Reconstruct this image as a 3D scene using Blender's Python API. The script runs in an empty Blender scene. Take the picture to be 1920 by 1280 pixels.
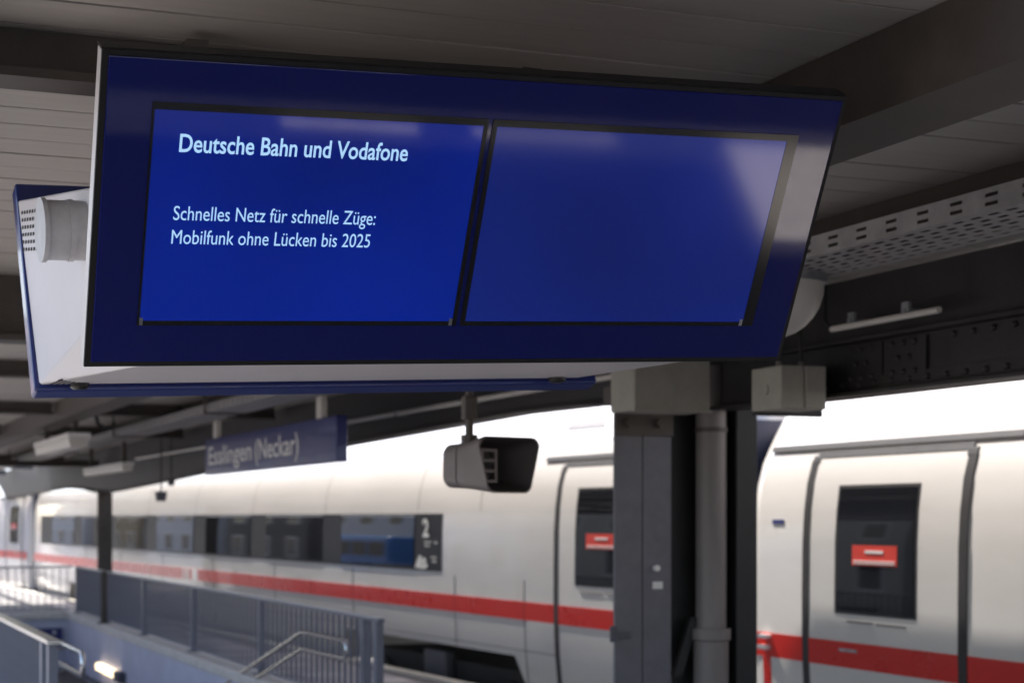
import bpy, bmesh, math, random
from mathutils import Vector, Matrix
random.seed(7)
R = math.radians
sc = bpy.context.scene
col = sc.collection

# ------------------------------------------------------------------ camera
EYE = 1.9
TH = math.atan(1340 / 3310)
CT, ST = math.cos(TH), math.sin(TH)
cam_d = bpy.data.cameras.new('Camera')
cam = bpy.data.objects.new('Camera', cam_d)
col.objects.link(cam)
cam.location = (0, 0, EYE)
cam.rotation_euler = (R(90), 0, -TH)
cam_d.sensor_width = 36
cam_d.lens = 36 * 3310 / 1920
cam_d.shift_y = (970 - 640) / 1920
cam_d.clip_start = 0.05
cam_d.clip_end = 3000
cam_d.dof.use_dof = True
cam_d.dof.focus_distance = 4.3
cam_d.dof.aperture_fstop = 4.5
sc.camera = cam

# ------------------------------------------------------------------ sky and sun (high, ahead and to the left)
SUN_EL, SUN_AZ = R(56), R(-10)        # azimuth clockwise from +Y (along the platform) towards +X (the train)
w = bpy.data.worlds.new('World'); sc.world = w
w.use_nodes = True
nt = w.node_tree; nt.nodes.clear()
sky = nt.nodes.new('ShaderNodeTexSky'); sky.sky_type = 'NISHITA'; sky.sun_disc = False
sky.sun_elevation = SUN_EL; sky.sun_rotation = SUN_AZ
sky.air_density = 1.0; sky.dust_density = 2.0; sky.ozone_density = 1.0
bg = nt.nodes.new('ShaderNodeBackground'); bg.inputs[1].default_value = 0.15
ow = nt.nodes.new('ShaderNodeOutputWorld')
nt.links.new(sky.outputs[0], bg.inputs[0]); nt.links.new(bg.outputs[0], ow.inputs[0])
sd = bpy.data.lights.new('Sun', 'SUN'); sd.energy = 4.5; sd.angle = R(0.53); sd.color = (1, .95, .88)
so = bpy.data.objects.new('Sun', sd); col.objects.link(so)
sv = Vector((math.sin(SUN_AZ) * math.cos(SUN_EL), math.cos(SUN_AZ) * math.cos(SUN_EL), math.sin(SUN_EL)))
so.rotation_euler = sv.to_track_quat('Z', 'Y').to_euler()
so.location = (30, 20, 40)
sc.view_settings.view_transform = 'Standard'
sc.view_settings.look = 'None'
sc.view_settings.exposure = 1.55
sc.view_settings.gamma = 1

# ------------------------------------------------------------------ materials
def mat(name, c, rough=.5, metal=0., var=.12, scale=6., bump=0., spec=.5, coat=0., emit=None, es=0., streak=None):
    m = bpy.data.materials.new(name); m.use_nodes = True
    n = m.node_tree.nodes; l = m.node_tree.links
    b = n['Principled BSDF']
    b.inputs['Base Color'].default_value = (*c, 1)
    b.inputs['Roughness'].default_value = rough
    b.inputs['Metallic'].default_value = metal
    b.inputs['Specular IOR Level'].default_value = spec
    b.inputs['Coat Weight'].default_value = coat
    b.inputs['Coat Roughness'].default_value = .04
    if emit:
        b.inputs['Emission Color'].default_value = (*emit, 1); b.inputs['Emission Strength'].default_value = es
    if var > 0 or bump > 0:
        tc = n.new('ShaderNodeTexCoord')
        mp = n.new('ShaderNodeMapping')
        if streak: mp.inputs['Scale'].default_value = streak
        l.new(tc.outputs['Object'], mp.inputs[0])
        nz = n.new('ShaderNodeTexNoise'); nz.inputs['Scale'].default_value = scale; nz.inputs['Detail'].default_value = 6
        nz.inputs['Roughness'].default_value = .65
        l.new(mp.outputs[0], nz.inputs['Vector'])
        rp = n.new('ShaderNodeValToRGB')
        rp.color_ramp.elements[0].position = .3; rp.color_ramp.elements[1].position = .7
        rp.color_ramp.elements[0].color = (*[x * (1 - var) for x in c], 1)
        rp.color_ramp.elements[1].color = (*[min(1, x * (1 + var)) for x in c], 1)
        l.new(nz.outputs[0], rp.inputs[0]); l.new(rp.outputs[0], b.inputs['Base Color'])
        mr = n.new('ShaderNodeMapRange'); mr.inputs[3].default_value = max(.02, rough * .85); mr.inputs[4].default_value = min(1, rough * 1.15)
        l.new(nz.outputs[0], mr.inputs[0]); l.new(mr.outputs[0], b.inputs['Roughness'])
        if bump:
            bp = n.new('ShaderNodeBump'); bp.inputs['Strength'].default_value = bump; bp.inputs['Distance'].default_value = .01
            l.new(nz.outputs[0], bp.inputs['Height']); l.new(bp.outputs[0], b.inputs['Normal'])
    return m

M = dict(
    steel=mat('brown_grey_paint', (.082, .069, .06), .5, var=.25, scale=5, bump=.1),
    girder=mat('girder_dark_paint', (.026, .023, .023), .5, var=.3, scale=4, bump=.15),
    rivet=mat('rivet_paint', (.03, .027, .026), .45, var=.1),
    board=mat('ceiling_board_paint', (.54, .5, .465), .6, var=.08, scale=3, streak=(.4, 6, 1)),
    casing=mat('grey_column_paint', (.15, .146, .168), .45, var=.14, scale=7, bump=.06),
    black=mat('black_steel', (.018, .018, .02), .5, var=.3),
    pipe=mat('drain_pipe_paint', (.2, .175, .17), .45, var=.15, scale=3, streak=(4, 4, .5)),
    galv=mat('galvanised_steel', (.42, .43, .45), .38, metal=.7, var=.25, scale=14),
    palezinc=mat('pale_zinc_paint', (.52, .52, .54), .45, var=.14, scale=12, bump=.05),
    tray=mat('cable_tray_steel', (.32, .31, .31), .5, metal=.3, var=.2, scale=8),
    beige=mat('weathered_beige_box', (.37, .355, .305), .55, var=.14, scale=5, bump=.03),
    white=mat('white_housing_paint', (.72, .7, .72), .38, var=.04, scale=3),
    bluefr=mat('blue_frame_paint', (.02, .035, .19), .3, var=.08, coat=.3),
    blueglass=mat('blue_printed_glass', (.003, .008, .15), .05, var=0, spec=1., coat=0),
    bezel=mat('black_screen_bezel', (.012, .012, .014), .12, var=0, spec=.8),
    screen=mat('lit_screen', (.002, .004, .03), .06, var=0, spec=1., emit=(.0, .03, .56), es=.12),
    screen_dim=mat('lit_screen_blank', (.004, .006, .03), .08, var=0, spec=1., emit=(.012, .04, .46), es=.1),
    text=mat('lit_screen_text', (.3, .5, .8), .3, var=0, emit=(.42, .68, .95), es=.28),
    gasket=mat('black_gasket', (.012, .012, .013), .6, var=.1),
    knob=mat('black_knob', (.02, .02, .02), .35, var=.1),
    train=mat('train_white_lacquer', (.67, .635, .605), .22, var=.06, scale=1.2, coat=.5, streak=(1, .25, 1.5)),
    roof=mat('train_roof_paint', (.7, .69, .68), .35, var=.06, scale=1.5, streak=(1, .2, 1)),
    red=mat('train_red_stripe', (.64, .018, .008), .28, var=.06, scale=2, coat=.15),
    band=mat('train_window_band', (.02, .021, .025), .42, var=.1, spec=.25),
    glass=mat('train_window_glass', (.012, .013, .016), .03, var=0, spec=.3),
    seal=mat('door_rubber', (.035, .032, .033), .55, var=.15),
    bellows=mat('gangway_rubber', (.022, .026, .055), .6, var=.2),
    under=mat('bogie_black', (.02, .02, .021), .6, var=.35, scale=8),
    sticker=mat('red_notice', (.72, .06, .04), .4, var=.04),
    wmark=mat('white_print', (.82, .8, .78), .45, var=.03),
    rail=mat('railing_grey_paint', (.19, .198, .245), .4, var=.1, scale=10),
    chrome=mat('brushed_stainless', (.6, .6, .62), .22, metal=1., var=.08),
    wallblue=mat('stairwell_render', (.6, .605, .72), .6, var=.08, scale=2.5, bump=.04),
    coping=mat('concrete_coping', (.7, .66, .62), .6, var=.16, scale=8, bump=.12),
    plat=mat('platform_asphalt', (.15, .142, .14), .75, var=.2, scale=10, bump=.15),
    tile_a=mat('paving_light', (.62, .57, .54), .65, var=.18, scale=9, bump=.1),
    tile_b=mat('paving_mid', (.42, .38, .37), .65, var=.2, scale=9, bump=.1),
    tile_c=mat('paving_dark', (.28, .25, .25), .65, var=.2, scale=9, bump=.1),
    edge=mat('platform_edge_line', (.75, .7, .6), .6, var=.12, scale=12),
    ballast=mat('ballast', (.16, .14, .125), .9, var=.5, scale=30, bump=.6),
    signblue=mat('station_sign_blue', (.02, .028, .16), .3, var=.05, coat=.3),
    horn=mat('loudspeaker_plastic', (.2, .17, .16), .5, var=.08, scale=6),
    horndark=mat('loudspeaker_inside', (.05, .042, .04), .6, var=.1),
    lampwhite=mat('lamp_diffuser', (.66, .63, .58), .4, var=.06),
    lampon=mat('lit_lamp_glass', (.8, .7, .5), .4, var=0, emit=(1., .78, .5), es=.9),
    bulk=mat('lamp_housing', (.1, .1, .12), .45, var=.1),
    wall_white=mat('house_render_white', (.62, .6, .62), .7, var=.08),
    wall_cream=mat('house_render_cream', (.42, .38, .33), .7, var=.08),
    wall_ochre=mat('house_render_ochre', (.3, .22, .13), .7, var=.1),
    wall_brick=mat('house_render_brown', (.07, .058, .055), .7, var=.2),
    roof_tile=mat('house_roof', (.25, .09, .06), .7, var=.2),
    pane=mat('house_pane', (.03, .035, .045), .08, var=0),
    bus=mat('bus_blue', (.01, .16, .5), .25, var=.05, coat=.5),
    cable=mat('black_cable', (.02, .02, .02), .5, var=.1),
)

def uneven(m, lo, hi, scale):
    n = m.node_tree.nodes; l = m.node_tree.links
    tc = n.new('ShaderNodeTexCoord'); nz = n.new('ShaderNodeTexNoise'); nz.inputs['Scale'].default_value = scale; nz.inputs['Detail'].default_value = 1
    mr = n.new('ShaderNodeMapRange'); mr.inputs[1].default_value = .3; mr.inputs[2].default_value = .7; mr.inputs[3].default_value = lo; mr.inputs[4].default_value = hi
    l.new(tc.outputs['Object'], nz.inputs['Vector']); l.new(nz.outputs[0], mr.inputs[0]); l.new(mr.outputs[0], n['Principled BSDF'].inputs['Emission Strength'])
uneven(M['screen'], .08, .145, 1.6)
uneven(M['screen_dim'], .06, .135, 1.3)
# ------------------------------------------------------------------ mesh helpers
class MB:
    def __init__(s): s.v = []; s.f = []
    def add(s, v, f):
        o = len(s.v); s.v += [tuple(p) for p in v]; s.f += [tuple(i + o for i in q) for q in f]; return s
    def box(s, x0, x1, y0, y1, z0, z1):
        v = [(x, y, z) for x in (x0, x1) for y in (y0, y1) for z in (z0, z1)]
        return s.add(v, [(0, 1, 3, 2), (4, 6, 7, 5), (0, 4, 5, 1), (2, 3, 7, 6), (0, 2, 6, 4), (1, 5, 7, 3)])
    def hexa(s, v):      # 8 points: bottom 4, top 4 (same order)
        return s.add(v, [(0, 3, 2, 1), (4, 5, 6, 7), (0, 1, 5, 4), (1, 2, 6, 5), (2, 3, 7, 6), (3, 0, 4, 7)])
    def loft(s, rings, cap=True):
        n = len(rings[0]); v = [p for r in rings for p in r]; f = []
        for i in range(len(rings) - 1):
            for j in range(n):
                k = (j + 1) % n
                f.append((i * n + j, i * n + k, (i + 1) * n + k, (i + 1) * n + j))
        if cap:
            f.append(tuple(range(n))); f.append(tuple((len(rings) - 1) * n + j for j in range(n)))
        return s.add(v, f)
    def tube(s, pts, r, n=10, cap=True):
        pts = [Vector(p) for p in pts]; rings = []
        rr = r if isinstance(r, (list, tuple)) else [r] * len(pts)
        for i, p in enumerate(pts):
            a = pts[max(0, i - 1)]; b = pts[min(len(pts) - 1, i + 1)]
            t = (b - a).normalized()
            u = t.cross(Vector((0, 0, 1)))
            if u.length < 1e-3: u = t.cross(Vector((0, 1, 0)))
            u.normalize(); q = t.cross(u)
            rings.append([p + (u * math.cos(2 * math.pi * k / n) + q * math.sin(2 * math.pi * k / n)) * rr[i] for k in range(n)])
        return s.loft(rings, cap)

def link(name, me, m, parent=None):
    o = bpy.data.objects.new(name, me); col.objects.link(o)
    if m and not me.materials: me.materials.append(m)
    if parent: o.parent = parent
    return o
def build(mb, name, m, parent=None, smooth=False, bevel=0., world=None, seg=2):
    """one mesh object; world = matrix of the root when the vertices are in world space"""
    me = bpy.data.meshes.new(name)
    v = mb.v
    if world is not None:
        inv = world.inverted(); v = [tuple(inv @ Vector(p)) for p in v]
    me.from_pydata(v, [], mb.f)
    bm = bmesh.new(); bm.from_mesh(me); bmesh.ops.recalc_face_normals(bm, faces=bm.faces); bm.to_mesh(me); bm.free()
    if smooth or name in ('door', 'door_window', 'window', 'window_band', 'red_stripe', 'door_stripe', 'door_seal', 'window_seal', 'notice'):
        for p in me.polygons: p.use_smooth = True
        me.set_sharp_from_angle(angle=R(38))
    o = link(name, me, M[m] if isinstance(m, str) else m, parent)
    if bevel:
        bv = o.modifiers.new('bevel', 'BEVEL'); bv.width = bevel; bv.segments = seg; bv.limit_method = 'ANGLE'
    return o
def box(name, m, parent, *a, bevel=0., world=None):
    return build(MB().box(*a), name, m, parent, bevel=bevel, world=world)
def tag(o, label=None, cat=None, group=None, kind=None):
    if label: o['label'] = label
    if cat: o['category'] = cat
    if group: o['group'] = group
    if kind: o['kind'] = kind
    return o
def thing(name, label, cat, loc=(0, 0, 0), group=None, mtx=None):
    o = bpy.data.objects.new(name, None); col.objects.link(o); o.empty_display_size = .2
    o.matrix_world = mtx if mtx is not None else Matrix.Translation(loc)
    return tag(o, label, cat, group)
def W(o): return o.matrix_world.copy()
def T(loc): return Matrix.Translation(loc)
def text(body, name, m, parent, right, up, origin, width, height, thick=.0, depth=.0015, world=None, align_h=None):
    """lettering as a mesh: origin = left end of the baseline, width = overall, height = capital height"""
    cu = bpy.data.curves.new('txt', 'FONT'); cu.body = body; cu.size = 1; cu.extrude = 0; cu.offset = thick; cu.resolution_u = 4
    ob = bpy.data.objects.new('txt', cu); col.objects.link(ob)
    dg = bpy.context.evaluated_depsgraph_get()
    me = bpy.data.meshes.new_from_object(ob.evaluated_get(dg))
    bpy.data.objects.remove(ob); bpy.data.curves.remove(cu)
    xs = [v.co.x for v in me.vertices]; x0 = min(xs); sx = width / (max(xs) - x0); sy = height / .69
    right = Vector(right); up = Vector(up); origin = Vector(origin); nrm = right.cross(up).normalized()
    inv = world.inverted() if world is not None else Matrix.Identity(4)
    for v in me.vertices:
        v.co = inv @ (origin + right * ((v.co.x - x0) * sx) + up * (v.co.y * sy) + nrm * depth)
    me.materials.clear(); me.materials.append(M[m])
    return link(name, me, None, parent)
def P(px, py, d):        # a point of the place at depth d on the sight line of a picture point
    x = (px - 960) / 3310 * d; h = (970 - py) / 3310 * d
    return Vector((x * CT + d * ST, -x * ST + d * CT, EYE + h))

# ================================================================== SETTING
def edge_x(y): return 7.4 if y < 13.7 else 7.4 - .0558 * (y - 13.7) - (.0006 * max(0, y - 47) ** 2)
g = MB().box(-400, 400, -300, 900, -1.2, -.95)
tag(build(g, 'ground', 'ballast'), kind='structure')
plat = MB()
SX0, SX1, SY0, SY1 = 1.86, 4.75, 15.3, 34.0       # stairwell opening
plat.box(-3.2, SX0, -40, 120, -.95, 0)
plat.box(SX0, SX1, -40, SY0, -.95, 0)
plat.box(SX0, SX1, SY1 + .25, 120, -.95, 0)
ys = [-40, 13.7] + [13.7 + i * 5 for i in range(1, 22)]
for a, b in zip(ys[:-1], ys[1:]):
    plat.hexa([(SX1, a, -.95), (edge_x(a), a, -.95), (edge_x(b), b, -.95), (SX1, b, -.95),
               (SX1, a, 0), (edge_x(a), a, 0), (edge_x(b), b, 0), (SX1, b, 0)])
plat_o = tag(build(plat, 'platform', 'plat'), kind='structure')
el = MB()
for a, b in zip(ys[:-1], ys[1:]):
    el.hexa([(edge_x(a) - .14, a, .0), (edge_x(a) + .02, a, .0), (edge_x(b) + .02, b, .0), (edge_x(b) - .14, b, .0),
             (edge_x(a) - .14, a, .02), (edge_x(a) + .02, a, .02), (edge_x(b) + .02, b, .02), (edge_x(b) - .14, b, .02)])
build(el, 'edge_line', 'edge', plat_o)
build(MB().box(1.0, 4.7, 1.12, 1.36, .0, .008).box(4.7, 7.1, 1.12, 1.95, .0, .008), 'added_pale_strip', 'tile_a', plat_o)  # pale floor patch added out of view for the display glass to reflect
# paving slabs beside the railing
slab_me = {}
for k in ('tile_a', 'tile_b', 'tile_c'):
    me = bpy.data.meshes.new('paving_slab'); mb = MB().box(-.245, .245, -.245, .245, .0, .012)
    me.from_pydata(mb.v, [], mb.f); me.materials.append(M[k]); slab_me[k] = me
for j in range(52):
    y = 14.6 + j * .5
    nx = int((edge_x(y + .25) - .16 - 5.12) / .5)
    for i in range(nx):
        k = random.choice(['tile_a', 'tile_a', 'tile_b', 'tile_b', 'tile_c'])
        o = link('paving_slab', slab_me[k], None, plat_o); o.location = (5.37 + i * .5, y, random.uniform(0, .003))
# stairwell: walls, end wall, flight of steps
tag(box('stairwell_wall', 'wallblue', None, SX1 - .03, SX1 + .2, SY0, SY1 + .25, -4.6, -.01), kind='structure')
tag(box('stairwell_wall', 'wallblue', None, SX0 - .2, SX0 + .03, SY0, SY1 + .25, -4.6, -.01), kind='structure')
ew = MB().box(SX0, SX1, SY1, SY1 + .25, -1.15, -.01).box(SX0, SX0 + .4, SY1, SY1 + .25, -4.6, -1.15).box(SX1 - .35, SX1, SY1, SY1 + .25, -4.6, -1.15)
tag(build(ew, 'stairwell_end_wall', 'wallblue'), kind='structure')
tag(box('subway_back_wall', 'black', None, SX0, SX1, SY1 + 4, SY1 + 4.2, -4.6, -.96), kind='structure')
st = tag(build(MB().box(SX0, SX1, SY0, SY1 + 4, -4.8, -4.6), 'subway_floor', 'plat'), kind='structure')
steps = tag(build(MB().hexa([(SX0, 15.3, -4.6), (SX1, 15.3, -4.6), (SX1, 28.6, -4.6), (SX0, 28.6, -4.6),
                             (SX0, 15.3, -.4), (SX1, 15.3, -.4), (SX1, 28.6, -4.59), (SX0, 28.6, -4.59)]), 'stairs', 'plat'), kind='structure')
step_me = bpy.data.meshes.new('step'); mb = MB().box(SX0 + .01, SX1 - .01, 0, .5, -.3, 0); step_me.from_pydata(mb.v, [], mb.f); step_me.materials.append(M['coping'])
for i in range(27):
    o = link('step', step_me, None, steps); o.location = (0, 15.3 + i * .48, -.155 * (i + 1))
ledge = box('wall_ledge', 'bulk', bpy.data.objects['stairwell_wall'], SX1 - .05, SX1 - .031, SY0, SY1, -.92, -.86)
# coping round the stairwell
cp = tag(build(MB().box(SX1 - .06, SX1 + .34, SY0 - .1, SY1 + .36, .0, .12).box(SX0 - .34, SX1 - .06, SY1 - .05, SY1 + .36, .0, .12)
         .box(SX0 - .3, SX0 + .06, SY0 - 1.9, SY1 - .05, .0, .12), 'stairwell_coping', 'coping', bevel=.012), kind='structure')

# ================================================================== CANOPY
ZC = 3.22
can = thing('platform_canopy', 'brown steel platform canopy with pale board ceiling over the platform', 'canopy', (5.4, 9.93, 2.6))
cw = W(can)
def eave_x(y): return 7.15 if y < 13.7 else 7.15 - .0558 * (y - 13.7)
board_me = {}
def board_mesh(x0, x1):
    key = (round(x0, 2), round(x1, 2))
    if key not in board_me:
        me = bpy.data.meshes.new('ceiling_board'); mb = MB().box(x0 - 5.4, x1 - 5.4, -.118, .118, .0, .03)
        me.from_pydata(mb.v, [], mb.f); me.materials.append(M['board']); board_me[key] = me
    return board_me[key]
for i in range(192):
    y = -6 + i * .25
    if 3.3 < y < 3.6: xe = 2.0
    elif 3.6 <= y < 4.1: xe = 4.4
    else: xe = eave_x(6 * round(y / 6))
    o = link('ceiling_board', board_mesh(-4.2 if i < 44 else .2, xe), None, can)  # near boards and deck widened out of view to dim the ceiling there
    o.location = (0, y - 9.93, ZC - 2.6 + random.uniform(0, .004))
dk = MB()      # added unseen slot: lets sun onto the floor strip that the display glass mirrors
for (x1, y0, y1) in ((eave_x(0), -6.2, 3.37), (2.0, 3.37, 3.51), (4.4, 3.51, 4.1), (eave_x(0), 4.1, 5.0)): dk.box(-4.3, x1, y0, y1, ZC + .045, ZC + .16)
gt = MB().box(eave_x(0) + .01, eave_x(0) + .13, -6.2, 5.0, ZC - .1, ZC + .17)
ey = [5.0, 13.7, 20, 26, 32, 37, 42.2]
for a, c in zip(ey[:-1], ey[1:]):
    ea, ec = eave_x(a), eave_x(c)
    dk.hexa([(.15, a, ZC + .045), (ea, a, ZC + .045), (ec, c, ZC + .045), (.15, c, ZC + .045), (.15, a, ZC + .16), (ea, a, ZC + .16), (ec, c, ZC + .16), (.15, c, ZC + .16)])
    gt.hexa([(ea + .01, a, ZC - .1), (ea + .13, a, ZC - .1), (ec + .13, c, ZC - .1), (ec + .01, c, ZC - .1), (ea + .01, a, ZC + .17), (ea + .13, a, ZC + .17), (ec + .13, c, ZC + .17), (ec + .01, c, ZC + .17)])
build(dk, 'roof_deck', 'steel', can, world=cw)
build(gt, 'gutter', 'steel', can, world=cw)
def ibeam(name, m, x0, x1, y0, y1, z0, z1, tf=.025, along='y'):
    b = MB()
    if along == 'y':
        xm = x0 + .02
        b.box(x0, x1, y0, y1, z0, z0 + tf).box(x0, x0 + .03, y0, y1, z0 + tf, z1 - .002)
    else:
        b.box(x0, x1, y0, y1, z0, z0 + tf).box(x0, x1, (y0 + y1) / 2 - .012, (y0 + y1) / 2 + .012, z0 + tf, z1 - .002)
    return build(b, name, m, can, world=cw)
# longitudinal purlins
ibeam('purlin', 'steel', 2.72, 3.0, -6, 61, ZC - .22, ZC)
ibeam('purlin', 'steel', 4.2, 4.42, -6, 61, ZC - .2, ZC)
ibeam('purlin', 'steel', .2, .34, -6, 61, ZC - .22, ZC)
# cross beams
for y in (-5.2, -.2, 4.85, 15.2, 20.6, 26, 38.5, 44, 50, 56):
    ibeam('cross_beam', 'steel', .36, 2.70, y, y + .16, ZC - .145, ZC, along='x')
    if y > 10: ibeam('cross_beam', 'steel', 3.02, 5.3, y, y + .16, ZC - .145, ZC, along='x')
for y in (9.9, 33.9):
    b = MB().box(.36, 5.3, y - .1, y + .14, ZC - .365, ZC - .335).box(.36, 5.3, y, y + .03, ZC - .335, ZC - .23).box(.36, 2.70, y, y + .03, ZC - .23, ZC - .003)
    build(b, 'main_cross_beam', 'steel', can, world=cw)
# riveted plate girder with arched bottom edge
GX = 5.4
prof = [(-6, .685), (8.6, .685), (9.2, .69), (10.3, .70), (10.9, .79), (11.8, .84), (13.2, .855), (18, .79), (25, .666), (30, .56), (33, .50), (34.6, .50),
        (36, .58), (38, .64), (40, .655), (53, .54), (61, .5)]
b = MB()
for (ya, ha), (yb, hb) in zip(prof[:-1], prof[1:]):
    b.hexa([(GX, ya, EYE + ha), (GX + .03, ya, EYE + ha), (GX + .03, yb, EYE + hb), (GX, yb, EYE + hb),
            (GX, ya, ZC - .003), (GX + .03, ya, ZC - .003), (GX + .03, yb, ZC - .003), (GX, yb, ZC - .003)])
gir = build(b, 'plate_girder', 'girder', can, world=cw)
b = MB()
for (ya, ha), (yb, hb) in zip(prof[:-1], prof[1:]):
    b.hexa([(GX - .09, ya, EYE + ha - .02), (GX + .12, ya, EYE + ha - .02), (GX + .12, yb, EYE + hb - .02), (GX - .09, yb, EYE + hb - .02),
            (GX - .09, ya, EYE + ha - .002), (GX + .12, ya, EYE + ha - .002), (GX + .12, yb, EYE + hb - .002), (GX - .09, yb, EYE + hb - .002)])
build(b, 'bottom_flange', 'girder', gir, world=cw)
build(MB().box(GX - .016, GX - .002, -6, 9.6, EYE + .69, EYE + .765), 'bottom_angle', 'girder', gir, world=cw)
build(MB().box(GX - .09, GX - .003, -6, 9.6, EYE + .955, EYE + .975), 'stiffener', 'girder', gir, world=cw)
for (ya, yb) in ((7.62, 8.0), (8.02, 8.40)):
    build(MB().box(GX - .02, GX - .002, ya, yb, EYE + .72, EYE + .94), 'splice_plate', 'girder', gir, world=cw, bevel=.003)
rv = bpy.data.meshes.new('rivet'); bm = bmesh.new()
bmesh.ops.create_uvsphere(bm, u_segments=8, v_segments=6, radius=.017); bm.to_mesh(rv); bm.free(); rv.materials.append(M['rivet'])
for p in rv.polygons: p.use_smooth = True
def rivet(x, y, z):
    o = link('rivet', rv, None, gir); o.location = cw.inverted() @ Vector((x, y, z))
for k in range(34): rivet(GX - .018, 9.2 - k * .16, EYE + .727)
for k in range(24): rivet(GX - .004, 7.4 - k * .16, EYE + .925)
for y0 in (7.66, 8.06):
    for k in range(3):
        rivet(GX - .022, y0 + .05 + k * .1, EYE + .915); rivet(GX - .022, y0 + .05 + k * .1, EYE + .765)
    for k in range(2): rivet(GX - .022, y0 + .1 + k * .1, EYE + .84)
build(MB().tube([(GX - .1, y, EYE + .99) for y in (10.6, 20, 30)], .022, 8), 'conduit', 'lampwhite', can, world=cw)
for y in (12, 14, 16, 18.2, 20.5, 23):
    box('conduit_clip', 'galv', can, GX - .13, GX - .002, y - .02, y + .02, EYE + .965, EYE + 1.015, world=cw)
# near column: casing, web, drain pipe, flange
c1 = thing('canopy_column', 'grey cased steel canopy column with white sticker and side latch', 'column', (5.1, 9.93, 0))
k = W(c1)
box('casing_door', 'casing', c1, 4.704, 4.893, 9.92, 9.945, .03, 2.55, bevel=.004, world=k)
box('casing_door', 'casing', c1, 4.899, 5.097, 9.92, 9.945, .03, 2.55, bevel=.004, world=k)
box('casing_core', 'gasket', c1, 4.80, 5.05, 9.946, 10.05, .0, 2.62, world=k)
box('web', 'black', c1, 5.08, 5.52, 10.06, 10.09, .0, 2.86, world=k)
box('flange', 'black', c1, 5.52, 5.67, 9.84, 10.2, .0, 2.86, bevel=.004, world=k)
hp = box('head_plate', 'steel', c1, 4.70, 5.10, 9.895, 9.919, 2.41, 2.57, bevel=.004, world=k)
for x in (4.79, 5.0):
    build(MB().tube([(x, 9.896, 2.49), (x, 9.855, 2.49)], .032, 6), 'bolt', 'steel', hp, world=k)
box('sticker', 'wmark', c1, 4.965, 5.035, 9.915, 9.919, 1.455, 1.50, world=k)
build(MB().tube([(4.985, 9.92, 1.585), (4.985, 9.885, 1.585)], .019, 12), 'push_button', 'wmark', c1, world=k, smooth=True)
lt = box('latch', 'bulk', c1, 4.71, 4.80, 9.89, 9.919, 1.15, 1.19, bevel=.004, world=k)
box('latch_tongue', 'bulk', lt, 4.665, 4.71, 9.895, 9.91, 1.13, 1.23, world=k)
build(MB().hexa([(5.12, 9.93, .9), (5.18, 9.93, .9), (5.18, 9.97, .9), (5.12, 9.97, .9), (5.24, 9.93, 1.27), (5.30, 9.93, 1.27), (5.30, 9.97, 1.27), (5.24, 9.97, 1.27)]),
      'brace', 'black', c1, world=k)
dp = thing('drain_pipe', 'round grey drain pipe beside the grey cased column', 'pipe', (5.38, 9.92, 0))
build(MB().tube([(5.38, 9.92, 1.15), (5.38, 9.92, 2.86)], .098, 20), 'upper_pipe', 'pipe', dp, world=W(dp), smooth=True)
build(MB().tube([(5.38, 9.92, 0), (5.38, 9.92, 1.12), (5.38, 9.92, 1.13), (5.38, 9.92, 1.2), (5.38, 9.92, 1.2)], [.113, .113, .128, .128, .1], 20), 'lower_pipe', 'pipe', dp, world=W(dp), smooth=True)
build(MB().tube([(5.38, 9.92, 2.44), (5.38, 9.92, 2.47)], .106, 20), 'pipe_clamp', 'steel', dp, world=W(dp), smooth=True)
# far column
c2 = thing('canopy_column', 'slim brown steel canopy column standing behind the stairwell railing', 'column', (5.4, 33.9, 0))
k = W(c2)
build(MB().box(5.28, 5.52, 33.78, 33.8, 0, 2.42).box(5.28, 5.52, 34.0, 34.02, 0, 2.42).box(5.39, 5.41, 33.8, 34.0, 0, 2.42), 'shaft', 'steel', c2, world=k)
box('base_plate', 'steel', c2, 5.2, 5.6, 33.7, 34.1, 0, .03, world=k)
box('head_plate', 'steel', c2, 5.22, 5.58, 33.72, 34.08, 2.38, 2.42, world=k)

# ================================================================== DISPLAY BOARD
yaw, roll, tilt = R(1.958), R(-2.486), R(29.49)
S = T((1.5573, 4.0224, 2.6126)) @ Matrix.Rotation(yaw, 4, 'Z') @ Matrix.Rotation(roll, 4, 'Y')
db = thing('train_display_board', 'large blue double-sided passenger display with two lit screens and white text', 'display', mtx=S)
F = Matrix.Rotation(tilt, 4, 'X')                 # front face frame inside the board
TB = 1.52
Bk = T((0, TB, 0)) @ Matrix.Rotation(R(180), 4, 'Z') @ Matrix.Rotation(R(17), 4, 'X')
HW, HH = .948, .370
def slab(fr, fx):
    def put(mb): return MB().add([tuple(fr @ Vector(p)) for p in mb.v], mb.f)
    return put
f = slab(F, 1); bk = slab(Bk, 1)
build(f(MB().box(-HW, HW, .012, .062, -HH, HH)), 'front_frame', 'white', db, bevel=.006)
build(f(MB().box(-HW - .001, HW + .001, .003, .013, -HH - .001, HH + .001)), 'front_gasket', 'gasket', db)
build(f(MB().box(-HW + .013, HW - .011, -.001, .006, -HH + .012, HH - .010)), 'front_glass', 'blueglass', db, bevel=.002)
build(f(MB().box(-HW - .001, HW + .001, .0135, .063, HH - .002, HH + .004)), 'top_reflection_strip', 'gasket', db)  # dark strip over the pale frame's top, painting in its dim reflection
build(bk(MB().box(-HW - .03, HW - .07, .0, .07, -.337, .337)), 'back_frame', 'bluefr', db, bevel=.008)
build(bk(MB().box(-HW + .013, HW - .083, -.006, -.001, -.325, .325)), 'back_glass', 'blueglass', db)
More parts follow.
